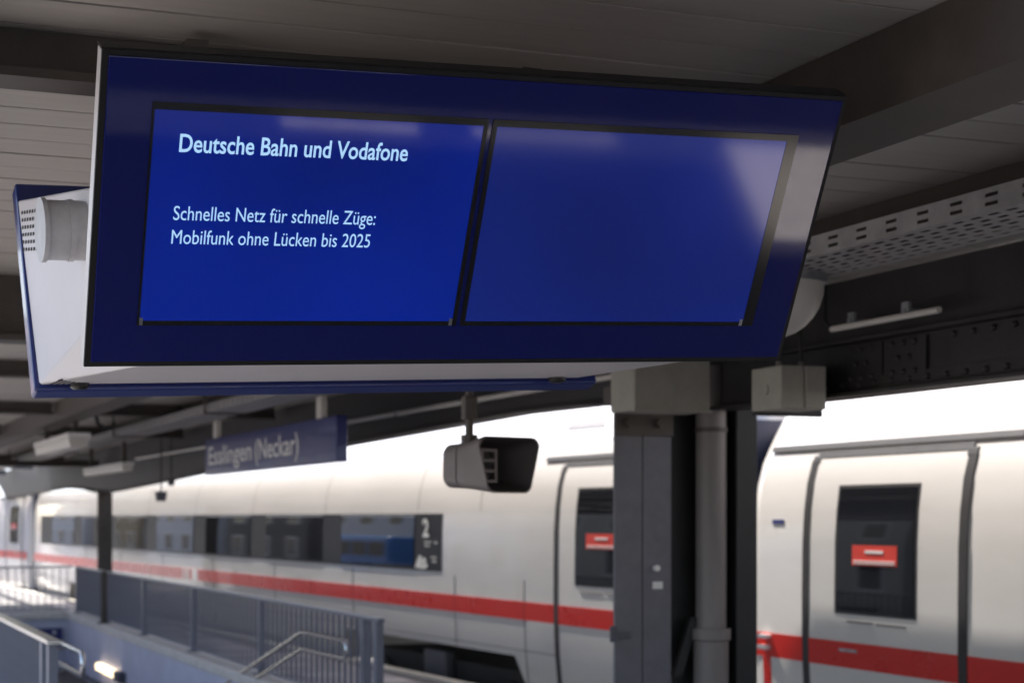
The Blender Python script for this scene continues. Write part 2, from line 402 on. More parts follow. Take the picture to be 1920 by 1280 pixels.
for (x0, x1, i0, i1) in ((-.835, -.036, -.829, -.047), (-.0245, .829, -.012, .797)):
    fr_ = MB().box(x0, x1, -.0035, -.0015, .249, .266).box(x0, x1, -.0035, -.0015, -.264, -.252).box(x0, i0, -.0035, -.0015, -.252, .249).box(i1, x1, -.0035, -.0015, -.252, .249)
    sb = build(f(fr_), 'screen_bezel', 'bezel', db)
    build(f(MB().box(i0, i1, -.0025, -.0012, -.252, .249)), 'screen', 'screen' if x0 < -.5 else 'screen_dim', sb)
for x in (-.826, -.052, .79):
    build(f(MB().box(x - .004, x + .004, -.006, -.0036, -.262, -.244)), 'screen_clip', 'galv', db)
rt = F.to_3x3() @ Vector((1, 0, 0)); up = F.to_3x3() @ Vector((0, 0, 1))
def face(x, z): return F @ Vector((x, -.0027, z))
text('Deutsche Bahn und Vodafone', 'headline_text', 'text', db, rt, up, face(-.769, .156), .541, .0405, thick=.014)
text('Schnelles Netz f\u00fcr schnelle Z\u00fcge:', 'body_text', 'text', db, rt, up, face(-.770, -.004), .484, .0335, thick=0)
text('Mobilfunk ohne L\u00fccken bis 2025', 'body_text', 'text', db, rt, up, face(-.770, -.061), .478, .0335, thick=0)
# white housing between the two faces
xlf, xlb, xr = -.80, -.875, .90
def xs(y): return xlf + (xlb - xlf) * (y - .03) / 1.5
yb0, yb1 = .275, TB - .1 - .075
yt0, yt1 = .03, TB + .085 - .075
zb, zt = -.296, .285
xl = xs(.72)
hv = [(xlf + .11, yb0, zb), (xs(yb1), yb1, zb + .012), (xs(yt1), yt1, zt), (xs(yt0), yt0, .10), (xs(.15), .15, -.09),
      (xr - .05, yb0, zb), (xr, yb1, zb + .012), (xr, yt1, zt), (xr, yt0, .10), (xr, .15, -.09)]
hs = MB().add(hv, [(0, 4, 1), (1, 4, 3, 2), (5, 6, 9), (6, 7, 8, 9), (0, 1, 6, 5), (2, 3, 8, 7), (1, 2, 7, 6), (3, 4, 9, 8), (4, 0, 5, 9)])
body = build(hs, 'housing', 'white', db, bevel=.006)
vent = MB()
for i in range(12):
    for j in range(6):
        y = yt1 - .05 - i * .036; x = xs(y - .009); z = .10 + .185 * (y - yt0) / (yt1 - yt0) - .035 - j * .022
        vent.box(x - .002, x + .006, y - .018, y, z - .009, z)
tag(build(vent, 'vent_holes', 'gasket', body), kind='stuff')
vent = MB()
for i in range(7):
    for j in range(7 - i):
        x = xlb + .035 + i * .017; y = yb1 - .03 - j * .03
        z = zb + .012 - (yb1 - y) / (yb1 - yb0) * .012
        vent.box(x, x + .008, y, y + .013, z - .0015, z + .003)
tag(build(vent, 'vent_holes', 'gasket', body), kind='stuff')
for x in (-.757, .80):
    y = yb1 - .05
    build(MB().tube([(x, y, zb + .02), (x, y, zb + .0), (x, y, zb - .008)], [.028, .028, .018], 16), 'lock_knob', 'knob', body, smooth=True)
pp = build(MB().tube([(xl + .02, .72, .075), (xl - .10, .72, .075)], .078, 28), 'mounting_pipe', 'palezinc', db, smooth=True)
build(MB().tube([(xl - .10, .72, .075), (xl - .112, .72, .075)], .084, 28), 'pipe_cap', 'palezinc', pp, smooth=True)
build(MB().tube([(xl - .045, .72, .075), (xl - .03, .72, .075)], .081, 28), 'pipe_clamp', 'palezinc', pp, smooth=True)
for x in (-.5, .5):
    build(MB().box(x - .03, x + .03, .75, .81, zt - .01, .605), 'hanger', 'steel', db)

# ================================================================== TRAIN
PROF = [(.14, -.5), (.10, -.2), (.05, .1), (.02, .4), (.005, .735), (0, .95), (0, 1.3), (.005, 1.7), (.02, 1.95), (.05, 2.18), (.10, 2.36), (.145, 2.46), (.23, 2.64), (.35, 2.84), (.53, 3.05), (.78, 3.23), (1.1, 3.36), (1.5, 3.42)]
def px_(z):
    for (xa, za), (xb, zb_) in zip(PROF[:-1], PROF[1:]):
        if za <= z <= zb_: return xa + (xb - xa) * (z - za) / (zb_ - za)
    return PROF[0][0] if z < PROF[0][1] else PROF[-1][0]
def patch(z0, z1, y0, y1, off, dirn, nz=None):
    zs = sorted({z0, z1} | {z for _, z in PROF if z0 < z < z1})
    b = MB(); n = len(zs)
    v = [(px_(z) - off, dirn * y, z) for y in (y0, y1) for z in zs] + [(px_(z) + .004, dirn * y, z) for y in (y0, y1) for z in zs]
    fc = []
    for i in range(n - 1):
        fc += [(i, i + 1, n + i + 1, n + i), (2 * n + i, 2 * n + i + 1, i + 1, i), (n + i, n + i + 1, 3 * n + i + 1, 3 * n + i)]
    fc += [(0, n, 3 * n, 2 * n), (n - 1, 2 * n - 1, 4 * n - 1, 3 * n - 1)]
    return b.add(v, fc)
def coach(label, origin, yawdeg, L, dirn, door, panes, bogie, dz=0., band=None, marks=False, louvre=None):
    mt = T((origin[0], origin[1], dz)) @ Matrix.Rotation(R(yawdeg), 4, 'Z')
    t = thing('train_coach', label, 'train', mtx=mt, group=None)
    # body shell: stations along the length, rounded ends, skirt cut away over the bogies
    stn = [(0, .30), (.03, .16), (.08, .08), (.16, .03), (.3, 0)]
    st_ = [(a, s) for a, s in stn] + [(y, 0) for y in (bogie[0] - .3, bogie[0], bogie[1], bogie[1] + .3, L / 2, L - 9, L - 8.7, L - 4.7, L - 4.4)] + [(L - a, s) for a, s in reversed(stn)]
    def ring(y, inset):
        cut = bogie[0] <= y <= bogie[1] or L - 8.7 <= y <= L - 4.7
        low = .33 if cut else -.12
        pts = [(px_(max(z, low)) + inset * .8, dirn * y, max(z, low) + (-inset * .5 if z > 2.5 else 0)) for _, z in PROF]
        return pts + [(3.0 - p[0], p[1], p[2]) for p in reversed(pts[:-1])]
    body = build(MB().loft([ring(y, s) for y, s in st_]), 'body', 'train', t, smooth=True)
    build(patch(.738, .938, .2, L - .2, .004, dirn), 'red_stripe', 'red', t)
    if band:
        bd = build(patch(1.2, 1.9, band[0], band[1], .005, dirn), 'window_band', 'band', t)
        for (a, c) in panes:
            w_ = build(patch(1.235, 1.865, a, c, .011, dirn), 'window', 'glass', t)
            build(patch(1.866, 1.885, a, c, .012, dirn), 'window_trim', 'galv', w_)
    for (d0, d1, w0, w1) in door:
        dr = build(patch(-.1, 2.40, d0 + .05, d1 - .05, .006, dirn), 'door', 'train', t)
        build(patch(.738, .938, d0 + .05, d1 - .05, .010, dirn), 'door_stripe', 'red', dr)
        sl = MB()
        for q in (patch(-.1, 2.36, d0 - .05, d0 + .05, .010, dirn), patch(-.1, 2.36, d1 - .05, d1 + .05, .010, dirn), patch(2.38, 2.435, d0 + .02, d1 - .02, .012, dirn)): sl.add(q.v, q.f)
        for yy, s_ in ((d0, 1), (d1, -1)):
            q = patch(2.34, 2.40, min(yy - .04 * s_, yy + .07 * s_), max(yy - .04 * s_, yy + .07 * s_), .011, dirn); sl.add(q.v, q.f)
        build(sl, 'door_seal', 'seal', dr)
        build(patch(1.155, 2.155, w0 - .03, w1 + .03, .009, dirn), 'window_seal', 'seal', dr)
        wn = build(patch(1.18, 2.13, w0, w1, .013, dirn), 'door_window', 'glass', dr)
        a = w0 + (w1 - w0) * .22; c = w0 + (w1 - w0) * .80
        build(patch(1.535, 1.69, a, c, .016, dirn), 'notice', 'sticker', wn)
        nl = MB()
        for (z0, z1, m0, m1) in ((1.63, 1.652, .3, .7), (1.565, 1.574, .04, .96), (1.548, 1.556, .04, .96)):
            q = patch(z0, z1, a + (c - a) * m0, a + (c - a) * m1, .019, dirn); nl.add(q.v, q.f)
        build(nl, 'notice_print', 'wmark', wn)
        build(patch(2.455, 2.50, max(.12, d0 - .75), d1 + .5, .022, dirn), 'rain_gutter', 'seal', t)
        sm = MB()
        for q in (patch(1.09, 1.105, w0 + .15, w0 + .5, .012, dirn), patch(1.085, 1.10, w0 + .55, w1 - .1, .012, dirn)): sm.add(q.v, q.f)
        build(sm, 'small_print', 'horn', dr)
        build(patch(.86, .885, d0 + .5, d0 + .75, .016, dirn), 'door_button', 'galv', dr)
    for y in [4.0] + [5.9 + 3.5 * i for i in range(int((L - 9) / 3.5))]:
        build(patch(-.1, 1.17, y, y + .008, .0046, dirn), 'panel_joint', 'seal', t)
        build(patch(1.93, 2.6, y + 1.2, y + 1.208, .002, dirn), 'panel_joint', 'seal', t)
    build(patch(.40, .408, .4, L - .4, .002, dirn), 'skirt_joint', 'seal', t)
    build(patch(2.64, 2.65, .4, L - .4, .002, dirn), 'roof_joint', 'horn', t)
    # underfloor gear and bogies
    for (a, c) in (bogie, (L - 8.7, L - 4.7)):
        bg_ = MB().box(.35, 2.65, min(dirn * (a + .3), dirn * (c - .3)), max(dirn * (a + .3), dirn * (c - .3)), -.55, .1)
        bo = build(bg_, 'bogie', 'under', t)
        for yy in (a + .75, c - .75):
            build(MB().tube([(.3, dirn * yy, -.45), (.42, dirn * yy, -.45)], .44, 24), 'wheel', 'under', bo, smooth=True)
        build(MB().box(.22, .34, min(dirn * ((a + c) / 2 - .35), dirn * ((a + c) / 2 + .35)), max(dirn * ((a + c) / 2 - .35), dirn * ((a + c) / 2 + .35)), -.3, .2), 'damper', 'bulk', bo, bevel=.02)
    # gangway bellows at the far end
    if louvre:
        for i in range(5):
            z = 2.80 + i * .045
            q = patch(z, z + .018, louvre[0] + i * .04, louvre[1] + i * .04, .012, dirn)
            build(q, 'louvre_slat', 'horn', t)
    gb = MB()
    for i in range(5 if dirn > 0 else 2):
        y0 = -.05 - i * .13
        gb.box(.14 + .04 * (i % 2), 2.86, min(dirn * y0, dirn * (y0 - .12)), max(dirn * y0, dirn * (y0 - .12)), -.2, 2.75 - .03 * (i % 2))
    if marks != 'nogang': build(gb, 'gangway_bellows', 'bellows', t)
    return t, mt
near, nm = coach('white train coach with red stripe and full door, right of the grey cased column', (7.55, 13.37), 0, 29.3, -1,
                 [(1.05, 3.12, 1.51, 2.54)], [(6.9 + i * 3.5, 9.1 + i * 3.5) for i in range(5)], (4.9, 8.7), band=(5.9, 24.2))
mid, mm = coach('white train coach with red stripe and number 2 on its window band', (7.55, 13.75), 3.2, 33.6, 1,
                [(1.1, 3.22, 1.62, 2.76)], [(7.18 + i * 3.5, 9.85 + i * 3.5) for i in range(7)], (4.3, 9.8), dz=.05, band=(6.3, 32.4), marks='nogang', louvre=(2.75, 3.6))
e2 = Vector((7.55, 13.75, 0)) + Matrix.Rotation(R(3.2), 3, 'Z') @ Vector((0, 34.25, 0))
far, fm = coach('most distant white train coach, beyond the dark coach joint past the railing corner', (e2.x, e2.y), 6.4, 29, 1,
                [(.7, 2.6, 1.1, 2.1)], [(5.5 + i * 3.5, 8. + i * 3.5) for i in range(6)], (4.6, 8.5), dz=.06, band=(4.8, 27))
# markings on the middle coach
text('2', 'class_number', 'wmark', mid, (0, -1, 0), (0, 0, 1), (-.008, 6.88, 1.62), .2, .21, thick=.03, depth=.003)
lg = MB()
for (dy, dz_, r) in ((0, 0, .06), (.1, .02, .045), (-.08, .03, .05), (.05, .06, .045), (-.03, -.035, .05), (.15, -.02, .03), (-.14, -.03, .04), (.08, -.04, .04), (.19, -.05, .02)):
    n = 14; v = [(-.0085, 6.92 + dy + r * 1.25 * math.cos(2 * math.pi * i / n), 1.29 + dz_ + r * .8 * math.sin(2 * math.pi * i / n)) for i in range(n)]
    lg.add(v, [tuple(range(n))])
tag(build(lg, 'white_emblem', 'wmark', mid), 'white rosette emblem on the window band')
ln = MB()
for (ya, yb_, z) in ((6.62, 6.84, 1.545), (6.66, 6.82, 1.50), (6.42, 6.52, 1.54), (6.45, 6.62, 1.36), (6.45, 6.58, 1.31)):
    ln.add([(-.0085, ya, z), (-.0085, yb_, z), (-.0085, yb_, z + .014), (-.0085, ya, z + .014)], [(0, 1, 2, 3)])
build(ln, 'small_print', 'wmark', mid)
for a, c in ((17.4, 17.75), (18.0, 18.15), (18.3, 18.4)):
    build(patch(.74, .936, a, c, .007, 1), 'stripe_mark', 'train', mid)
# grab fittings by the near coach's end
for z in (.89, .80):
    build(MB().box(-.06, .0, -.5, -.36, z, z + .035), 'end_fitting', 'wmark', near, bevel=.008)
build(patch(.2, .738, .36, .48, .006, -1), 'red_end_mark', 'red', near)
build(patch(1.85, 1.885, .5, .68, .006, -1), 'small_blue_mark', 'signblue', near)

# ================================================================== RAILINGS
bar_me = bpy.data.meshes.new('bar'); mb = MB().box(-.016, .016, -.007, .007, .17, .955); bar_me.from_pydata(mb.v, [], mb.f); bar_me.materials.append(M['rail'])
post_me = bpy.data.meshes.new('post'); mb = MB().box(-.035, .035, -.055, .055, .12, .955).box(-.09, .09, -.09, .09, .12, .135); post_me.from_pydata(mb.v, [], mb.f); post_me.materials.append(M['rail'])
def railing(label, x, y0, y1, posts, step, cap='rail', capw=.035):
    t = thing('railing', label, 'railing', (x, y0, 0))
    build(MB().box(-capw, capw, -.05, y1 - y0 + .05, .955, .99), 'top_rail', cap, t, bevel=.006)
    build(MB().box(-.02, .02, 0, y1 - y0, .155, .17), 'bottom_rail', 'rail', t)
    for y in posts:
        o = link('post', post_me, None, t); o.location = (0, y - y0, 0)
    n = int((y1 - y0) / step)
    for i in range(n):
        y = (i + .5) * step
        if all(abs(y + y0 - p) > .1 for p in posts):
            o = link('bar', bar_me, None, t); o.location = (0, y, 0)
    return t
railing('long grey bar railing along the stairwell on the train side', 4.9, 15.3, 34.0, (15.35, 15.75, 19.7, 23.4, 27.0, 30.6, 33.95), .2)
railing('short grey bar railing with broad cap ending beside the steel handrail loop', 1.77, 13.5, 34.0, (13.55, 13.95, 17.5, 21, 24.5, 28, 31.5), .16, cap='chrome', capw=.05)
t = thing('railing', 'grey bar railing across the far end of the stairwell', 'railing', (1.8, 34.15, 0))
build(MB().box(.06, 3.03, -.035, .035, .955, .99), 'top_rail', 'rail', t, bevel=.006)
build(MB().box(.0, 3.0, -.02, .02, .155, .17), 'bottom_rail', 'rail', t)
for i in range(22):
    o = link('bar', bar_me, None, t); o.location = (.1 + i * .135, 0, 0); o.rotation_euler = (0, 0, R(90))
for x in (.08, 1.55):
    o = link('post', post_me, None, t); o.location = (x, 0, 0); o.rotation_euler = (0, 0, R(90))
def arc(pts, n=5):      # soften the corners of a polyline
    pts = [Vector(p) for p in pts]; out = [pts[0]]
    for a, b_, c_ in zip(pts[:-2], pts[1:-1], pts[2:]):
        r = min(.09, (a - b_).length * .45, (c_ - b_).length * .45)
        p = b_ + (a - b_).normalized() * r; q = b_ + (c_ - b_).normalized() * r
        for i in range(n + 1):
            s = i / n; out.append(p * (1 - s) ** 2 + b_ * 2 * s * (1 - s) + q * s * s)
    return out + [pts[-1]]
hr = thing('handrail', 'stainless steel double handrail loop inside the long railing', 'handrail', (4.72, 16, .6))
build(MB().tube(arc([(4.72, 22.5, -.5), (4.72, 17.3, .745), (4.72, 15.75, .755), (4.72, 15.75, .585), (4.72, 17.3, .575), (4.72, 22.5, -.67)]), .021, 12), 'tube', 'chrome', hr, world=W(hr), smooth=True)
for y, z in ((16.2, .585), (16.2, .755)):
    build(MB().tube([(4.74, y, z - .02), (4.86, y, z - .06)], .009, 8), 'bracket', 'galv', hr, world=W(hr))
hr = thing('handrail', 'stainless steel handrail loop at the end of the short railing', 'handrail', (1.95, 13.4, .7))
build(MB().tube(arc([(1.95, 17.5, .35), (1.95, 14.6, .9), (1.95, 13.25, .9), (1.95, 13.25, .73), (1.95, 14.6, .73), (1.95, 17.5, .18)]), .021, 12), 'tube', 'chrome', hr, world=W(hr), smooth=True)
for z in (.73, .9):
    build(MB().tube([(1.93, 14.1, z - .02), (1.80, 14.1, z - .06)], .009, 8), 'bracket', 'galv', hr, world=W(hr))
o = build(MB().tube([(0, 0, .12), (0, 0, 1.0)], .055, 12).box(-.1, .1, -.1, .1, .12, .14), 'standpipe', 'steel'); o.location = (4.79, 30.2, 0)
tag(o, 'short brown standpipe rising from the coping in front of the long railing', 'pipe')
# stairwell lamp and blue sign
wl = thing('wall_lamp', 'lit oblong wall lamp on the stairwell wall', 'lamp', (4.72, 28.8, -.56))
box('lamp_glass', 'lampon', wl, 4.62, 4.73, 28.1, 30.0, -.64, -.52, bevel=.02, world=W(wl))
box('lamp_housing', 'bulk', wl, 4.60, 4.74, 27.6, 28.08, -.66, -.50, bevel=.015, world=W(wl))
ps = thing('direction_sign', 'dark blue sign panel with white marks on the stairwell end wall', 'sign', (4.1, 33.97, -.34))
box('sign_panel', 'signblue', ps, 3.6, 4.62, 33.94, 33.99, -.52, -.17, world=W(ps))
build(MB().tube([(4.47, 33.938, -.25), (4.47, 33.934, -.25)], .035, 14), 'sign_mark', 'wmark', ps, world=W(ps))
build(MB().box(4.05, 4.4, 33.934, 33.938, -.40, -.37).box(4.05, 4.3, 33.934, 33.938, -.46, -.43), 'sign_mark', 'wmark', ps, world=W(ps))

# ================================================================== THINGS UNDER THE CANOPY
ss = thing('station_name_sign', 'long blue hanging station name sign reading Esslingen (Neckar)', 'sign', (4.4, 17.5, 2.58))
k = W(ss)
box('panel', 'signblue', ss, 4.36, 4.46, 14.85, 20.2, 2.39, 2.795, bevel=.008, world=k)
text('Esslingen', 'name_text', 'wmark', ss, (0, -1, 0), (0, 0, 1), (4.36, 20.0, 2.50), 2.05, .2, thick=.012, depth=.003, world=k)
text('(Neckar)', 'name_text', 'wmark', ss, (0, -1, 0), (0, 0, 1), (4.36, 17.8, 2.50), 1.7, .2, thick=.012, depth=.003, world=k)
for y in (15.5, 19.8):
    box('hanger', 'lampwhite', ss, 4.385, 4.435, y - .09, y + .09, 2.795, 3.0, world=k)
    build(MB().tube([(4.41, y, 2.99), (4.41, y, ZC)], .02, 8), 'hanger_rod', 'galv', ss, world=k)

# horn loudspeaker
c0 = P(915, 872, 9)
rightv = Vector((CT, -ST, 0)); tow = Vector((-ST, -CT, 0)); upv = Vector((0, 0, 1))
ax = rightv * .64 + tow * .77; bx = rightv * .77 - tow * .64
Ms = Matrix((( bx.x, upv.x, ax.x, c0.x), (bx.y, upv.y, ax.y, c0.y), (bx.z, upv.z, ax.z, c0.z), (0, 0, 0, 1)))
ls = thing('horn_loudspeaker', 'grey-brown horn loudspeaker with flared dark mouth hanging on a pole', 'loudspeaker', mtx=Matrix.Translation(c0))
def rrect(w0, w1, h, s, n=5, rad=.05, dx=0., dy=0.):
    out = []
    for (sx, sy) in ((1, 1), (-1, 1), (-1, -1), (1, -1)):
        hw = (w1 if sy > 0 else w0) / 2; cx_ = sx * (hw - rad); cy_ = sy * (h / 2 - rad)
        a0 = {(1, 1): 0, (-1, 1): 90, (-1, -1): 180, (1, -1): 270}[(sx, sy)]
        for i in range(n + 1):
            a = R(a0 + 90 * i / n)
            out.append(Ms @ Vector((cx_ + rad * math.cos(a) + dx, cy_ + rad * math.sin(a) + dy, s)))
    return out
build(MB().loft([rrect(.21, .21, .19, -.235, rad=.06), rrect(.24, .24, .225, -.22, rad=.06), rrect(.25, .25, .235, -.11, rad=.06)]), 'rear_shell', 'horn', ls, world=W(ls), smooth=True)
bell = MB().loft([rrect(.235, .235, .22, -.108, rad=.055), rrect(.25, .25, .235, -.10, rad=.055), rrect(.27, .28, .245, -.02), rrect(.30, .40, .285, .135, dx=.03), rrect(.285, .385, .27, .137, dx=.03)], cap=False)
build(MB().loft([rrect(.284, .384, .269, .1365, dx=.03), rrect(.215, .235, .19, .02, dx=.012), rrect(.15, .15, .15, -.06)], cap=False).loft([rrect(.15, .15, .15, -.06), rrect(.11, .11, .11, -.065)]), 'throat', 'horndark', ls, world=W(ls), smooth=True)
build(bell, 'horn_bell', 'horn', ls, world=W(ls), smooth=True)
gr = MB()
for i in range(4):
    y = -.082 + i * .052
    gr.add([Ms @ Vector(p) for p in ((-.1, y - .007, .05), (.0, y - .007, .05), (.0, y + .007, .05), (-.1, y + .007, .05), (-.1, y - .007, .07), (.0, y - .007, .07), (.0, y + .007, .07), (-.1, y + .007, .07))],
           [(0, 1, 2, 3), (4, 5, 6, 7), (0, 1, 5, 4), (2, 3, 7, 6), (0, 3, 7, 4), (1, 2, 6, 5)])
for x in (-.1, -.012):
    gr.add([Ms @ Vector(p) for p in ((x, -.089, .05), (x + .014, -.089, .05), (x + .014, .081, .05), (x, .081, .05), (x, -.089, .072), (x + .014, -.089, .072), (x + .014, .081, .072), (x, .081, .072))],
           [(0, 1, 2, 3), (4, 5, 6, 7), (0, 1, 5, 4), (2, 3, 7, 6), (0, 3, 7, 4), (1, 2, 6, 5)])
build(gr, 'throat_grille', 'horn', ls, world=W(ls))
hp0 = P(880, 826, 9.05)
po = build(MB().tube([hp0, hp0 + Vector((0, 0, .12)), (hp0.x, hp0.y, ZC)], .022, 10), 'hanging_pole', 'steel', ls, world=W(ls), smooth=True)
build(MB().tube([hp0 - Vector((0, 0, .03)), hp0 + Vector((0, 0, .03))], .045, 10), 'swivel', 'steel', ls, world=W(ls))
q = P(880, 768, 9.05)
build(MB().box(q.x - .035, q.x + .035, q.y - .03, q.y + .03, q.z - .05, q.z + .07), 'clamp', 'steel', po, world=W(ls), bevel=.006)
# two small loudspeakers at the far canopy edge
for (px, py, s, lb) in ((302, 930, .17, 'small dark box loudspeaker hanging below the canopy edge, the larger one'), (321, 904, .11, 'tiny dark rounded loudspeaker hanging high beside the larger box loudspeaker')):
    c0_ = P(px, py, 27.5)
    t = thing('small_loudspeaker', lb, 'loudspeaker', c0_)
    build(MB().hexa([(c0_.x - s * .4, c0_.y - s * .4, c0_.z - s * .45), (c0_.x + s * .4, c0_.y - s * .4, c0_.z - s * .45), (c0_.x + s * .4, c0_.y + s * .4, c0_.z - s * .45), (c0_.x - s * .4, c0_.y + s * .4, c0_.z - s * .45),
                     (c0_.x - s * .55, c0_.y - s * .5, c0_.z + s * .45), (c0_.x + s * .5, c0_.y - s * .5, c0_.z + s * .45), (c0_.x + s * .5, c0_.y + s * .5, c0_.z + s * .45), (c0_.x - s * .55, c0_.y + s * .5, c0_.z + s * .45)]),
          'speaker_box', 'bulk', t, world=W(t), bevel=.015)
    build(MB().tube([(c0_.x, c0_.y, c0_.z + s * .4), (c0_.x, c0_.y, ZC)], .012, 8), 'hanging_rod', 'steel', t, world=W(t))
# batten lamps
def batten(name, label, x, y0, y1, z, w_, h_):
    t = thing(name, label, 'lamp', (x, (y0 + y1) / 2, z))
    build(MB().hexa([(x - w_ * .42, y0, z), (x + w_ * .42, y0, z), (x + w_ * .42, y1, z), (x - w_ * .42, y1, z), (x - w_ / 2, y0, z + h_ * .6), (x + w_ / 2, y0, z + h_ * .6), (x + w_ / 2, y1, z + h_ * .6), (x - w_ / 2, y1, z + h_ * .6)]),
          'diffuser', 'lampwhite', t, world=W(t), bevel=.01)
    build(MB().box(x - w_ / 2 - .008, x + w_ / 2 + .008, y0 - .01, y1 + .01, z + h_ * .6 + .001, z + h_), 'lamp_body', 'wmark', t, world=W(t), bevel=.005)
    for y in (y0 + .3, y1 - .3):
        build(MB().box(x - .03, x + .03, y - .03, y + .03, z + h_, ZC - .21), 'bracket', 'steel', t, world=W(t))
batten('batten_lamp', 'white boxy ceiling lamp under the long brown purlin', 2.95, 20.3, 23.4, 2.70, .24, .16)
batten('batten_lamp', 'thin white ceiling lamp above the slim brown column', 4.3, 25.0, 28.6, 2.56, .16, .12)
# hook-shaped cable under the cross beam
q = P(180, 778, 20)
o = build(MB().tube([q + Vector((0, 0, .22)), q, q + Vector((.02, 0, -.1)), q + Vector((.1, 0, -.15)), q + Vector((.19, 0, -.13)), q + Vector((.21, 0, -.08))], .022, 8), 'cable_loop', 'cable', smooth=True)
tag(o, 'black cable loop dangling from the brown cross beam', 'cable')

# perforated cable tray
ct = thing('cable_tray', 'perforated grey steel cable tray running under the ceiling beside the girder', 'cable tray', (4.0, 5, 2.95))
def perforated(plane, a0, a1, y0, y1, rows, pitch, slot, stagger):
    """a sheet with real slots: rows = list of (lo, hi) slot bands across the width"""
    b = MB(); cuts = [a0] + [q for r in rows for q in r] + [a1]
    def quad(ya, yb_, lo, hi):
        b.add([plane(lo, ya), plane(hi, ya), plane(hi, yb_), plane(lo, yb_)], [(0, 1, 2, 3)])
    n = int((y1 - y0) / pitch)
    for i in range(0, len(cuts) - 1):
        lo, hi = cuts[i], cuts[i + 1]
        if i % 2 == 0: quad(y0, y0 + n * pitch, lo, hi)
        else:
            sh = stagger * ((i // 2) % 2) * pitch
            for kx in range(n):
                ya = y0 + kx * pitch
                quad(ya, ya + sh * .5 + (pitch - slot) / 2, lo, hi); quad(ya + sh * .5 + (pitch + slot) / 2, ya + pitch, lo, hi)
    return b
side = perforated(lambda a, y: (3.8, y, a), 2.953, 3.035, 1.5, 40, [(2.972, 2.985), (3.003, 3.016)], .2, .07, 0)
build(side, 'tray_side', 'tray', ct, world=W(ct))
bot = perforated(lambda a, y: (a, y, 2.953), 3.8, 4.19, 1.5, 40, [(3.84, 3.86), (3.90, 3.92), (3.96, 3.98), (4.02, 4.04), (4.08, 4.10), (4.14, 4.16)], .1, .055, .6)
build(bot, 'tray_bottom', 'tray', ct, world=W(ct))
box('tray_side', 'tray', ct, 4.187, 4.19, 1.5, 40, 2.955, 3.035, world=W(ct))
for y in (3, 7.5, 12.5, 17.5, 23, 29, 35):
    build(MB().box(3.78, 4.22, y - .02, y + .02, 2.935, 2.951).box(3.76, 3.78, y - .02, y + .02, 2.935, ZC), 'tray_hanger', 'steel', ct, world=W(ct))
for i, (dx, zz) in enumerate(((.08, 2.972), (.14, 2.97), (.2, 2.975), (.27, 2.97))):
    build(MB().tube([(3.8 + dx + .01 * math.sin(y * 1.3 + i), y, zz) for y in range(2, 40, 2)], .014, 6), 'laid_cable', 'cable', ct, world=W(ct))
# dome housing under the tray
q = P(1443, 508, 7.75)
dm = thing('dome_lamp', 'pale rounded dome lamp half hidden behind the display board', 'lamp', (q.x, q.y, q.z - .05))
rings = [[(q.x + .24 * math.cos(a) * math.cos(2 * math.pi * j / 28), q.y + .24 * math.cos(a) * math.sin(2 * math.pi * j / 28), q.z - .06 - .24 * math.sin(a)) for j in range(28)] for a in [R(x) for x in (0, 12, 25, 38, 50, 62, 74, 84)]]
build(MB().loft(rings), 'dome', 'lampwhite', dm, world=W(dm), smooth=True)
build(MB().tube([(q.x, q.y, q.z - .059), (q.x, q.y, q.z - .02)], .25, 28), 'rim', 'galv', dm, world=W(dm), smooth=True)
# tube lamp clipped to the girder
tl = thing('tube_lamp', 'slim unlit tube lamp clipped to the dark riveted girder', 'lamp', (5.25, 7.85, 2.93))
build(MB().tube([(5.25, 7.32, 2.93), (5.25, 8.3, 2.93)], .017, 12), 'tube', 'lampwhite', tl, world=W(tl), smooth=True)
for y in (7.6, 8.1):
    build(MB().box(5.225, 5.40, y - .012, y + .012, 2.945, 2.965).box(5.24, 5.26, y - .03, y + .03, 2.95, 3.0), 'clip', 'galv', tl, world=W(tl))
build(MB().tube([(5.25, 8.3, 2.93), (5.27, 8.4, 2.98), (5.3, 8.45, 3.1), (5.33, 8.5, ZC)], .009, 8), 'lead', 'cable', tl, world=W(tl))
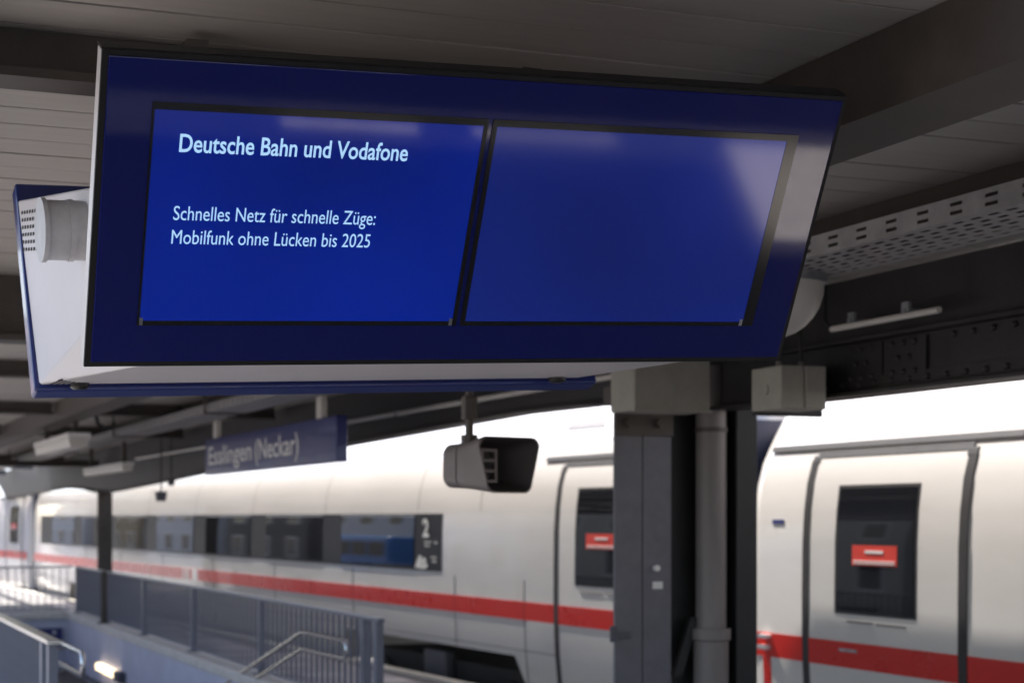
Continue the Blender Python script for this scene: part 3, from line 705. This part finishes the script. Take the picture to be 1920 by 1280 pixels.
# junction boxes
jb = thing('junction_box', 'large weathered beige junction box on top of the grey cased column', 'box', (4.75, 9.3, 2.7))
k = W(jb)
bo = box('box_body', 'beige', jb, 4.44, 4.93, 9.10, 9.42, 2.515, 3.0, bevel=.008, world=k)
box('lid_edge', 'beige', bo, 4.433, 4.937, 9.085, 9.13, 2.51, 2.525, world=k)
box('mount', 'steel', jb, 4.6, 4.85, 9.42, 9.86, 2.6, 2.7, world=k)
box('mount', 'steel', jb, 4.6, 4.66, 9.2, 9.26, 3.0, ZC, world=k)
for n_, (x0, x1, yy, lb) in enumerate(((4.93, 5.075, 8.30, 'small beige junction box with round knockout beside the dark column flange'),
                                    (5.08, 5.21, 8.295, 'small beige junction box against the riveted girder, next to the one with a knockout'))):
    sj = thing('junction_box', lb, 'box', ((x0 + x1) / 2, 8.45, 2.49)); k = W(sj)
    b_ = box('box_body', 'beige', sj, x0, x1, yy, 8.62, 2.49, 2.725, bevel=.006, world=k)
    for (xa, za) in ((x0 + .02, 2.51), (x1 - .02, 2.705)):
        build(MB().tube([(xa, yy - .004, za), (xa, yy + .01, za)], .007, 8), 'lid_screw', 'galv', b_, world=k)
    if n_ == 0:
        build(MB().tube([(4.929, 8.46, 2.6), (4.922, 8.46, 2.6)], .03, 16), 'knockout', 'beige', sj, world=k)
        box('bracket', 'black', sj, 4.95, 5.39, 8.622, 8.65, 2.47, 2.74, world=k)
    x = (x0 + x1) / 2
    build(MB().tube([(x, 8.45, 2.72), (x, 8.45, 2.76)], .016, 8), 'cable_gland', 'pipe', sj, world=k)
    build(MB().tube([(x, 8.45, 2.75), (x, 8.46, 2.9), (x + .04, 8.5, 3.05), (x + .07, 8.55, ZC)], .009, 8), 'lead', 'cable', sj, world=k)
# low box far along the platform
gb_ = thing('platform_box', 'low dark box with pale blue lid far along the platform', 'box', (4.55, 62, 0))
box('box_base', 'black', gb_, 4.25, 4.85, 61.7, 62.3, 0, .3, bevel=.02, world=W(gb_))
box('box_lid', 'wmark', gb_, 4.2, 4.9, 61.65, 62.35, .3, .52, bevel=.06, world=W(gb_))

# ================================================================== STREET BEHIND THE OTHER TRACK (seen as reflections)
def house(label, x, y0, y1, h, wallm):
    t = thing('street_house', label, 'house', (x - 4, (y0 + y1) / 2, -.95)); k = W(t)
    box('wall', wallm, t, x - 8, x, y0, y1, -.95, h, world=k)
    build(MB().add([(x - 8.3, y0 - .3, h), (x + .3, y0 - .3, h), (x + .3, y1 + .3, h), (x - 8.3, y1 + .3, h), (x - 4, y0 - .3, h + 3), (x - 4, y1 + .3, h + 3)],
                   [(0, 1, 4), (2, 3, 5), (1, 2, 5, 4), (3, 0, 4, 5), (0, 3, 2, 1)]), 'roof', 'roof_tile', t, world=k)
    n = int((y1 - y0) / 3)
    for i in range(n):
        for zf in range(int((h + .9) / 3)):
            yy = y0 + (i + .5) * (y1 - y0) / n; z = .2 + zf * 3
            wn = box('window', 'wmark', t, x, x + .05, yy - .7, yy + .7, z, z + 1.7, world=k)
            box('pane', 'pane', wn, x + .05, x + .06, yy - .6, yy + .6, z + .1, z + 1.6, world=k)
for hs_ in (('low brown house across the street, mirrored in the train door window', 26, 40, 7.5, 'wall_brick'),
            ('cream house across the street beside the low brown house', 41.5, 54, 6.5, 'wall_cream'),
            ('white rendered house across the street behind the blue van', 56, 74, 9, 'wall_white'),
            ('narrow dark brown house across the street next to the white house with the van', 76, 87, 6, 'wall_brick'),
            ('white house across the street between two darker houses', 89, 101, 8, 'wall_white'),
            ('ochre house across the street, mirrored in the train windows', 102.5, 112, 9.5, 'wall_ochre'),
            ('tall grey-white house across the street beyond the ochre house', 115, 129, 10, 'wall_white'),
            ('dark brown house farthest along the street', 131, 152, 7, 'wall_brick')):
    house(hs_[0], -13.5, *hs_[1:])
bs = thing('parked_van', 'blue van parked across the tracks, mirrored in the train window', 'van', (-11, 62, -.95)); k = W(bs)
box('body', 'bus', bs, -12.2, -9.8, 59, 64.2, -.6, 2.1, bevel=.12, world=k)
for i in range(3):
    box('window', 'pane', bs, -9.8, -9.78, 59.3 + i * 1.6, 60.7 + i * 1.6, .8, 1.7, world=k)
for y in (60.2, 63.2):
    build(MB().tube([(-9.78, y, -.5), (-10.1, y, -.5)], .45, 20), 'wheel', 'under', bs, world=k, smooth=True)
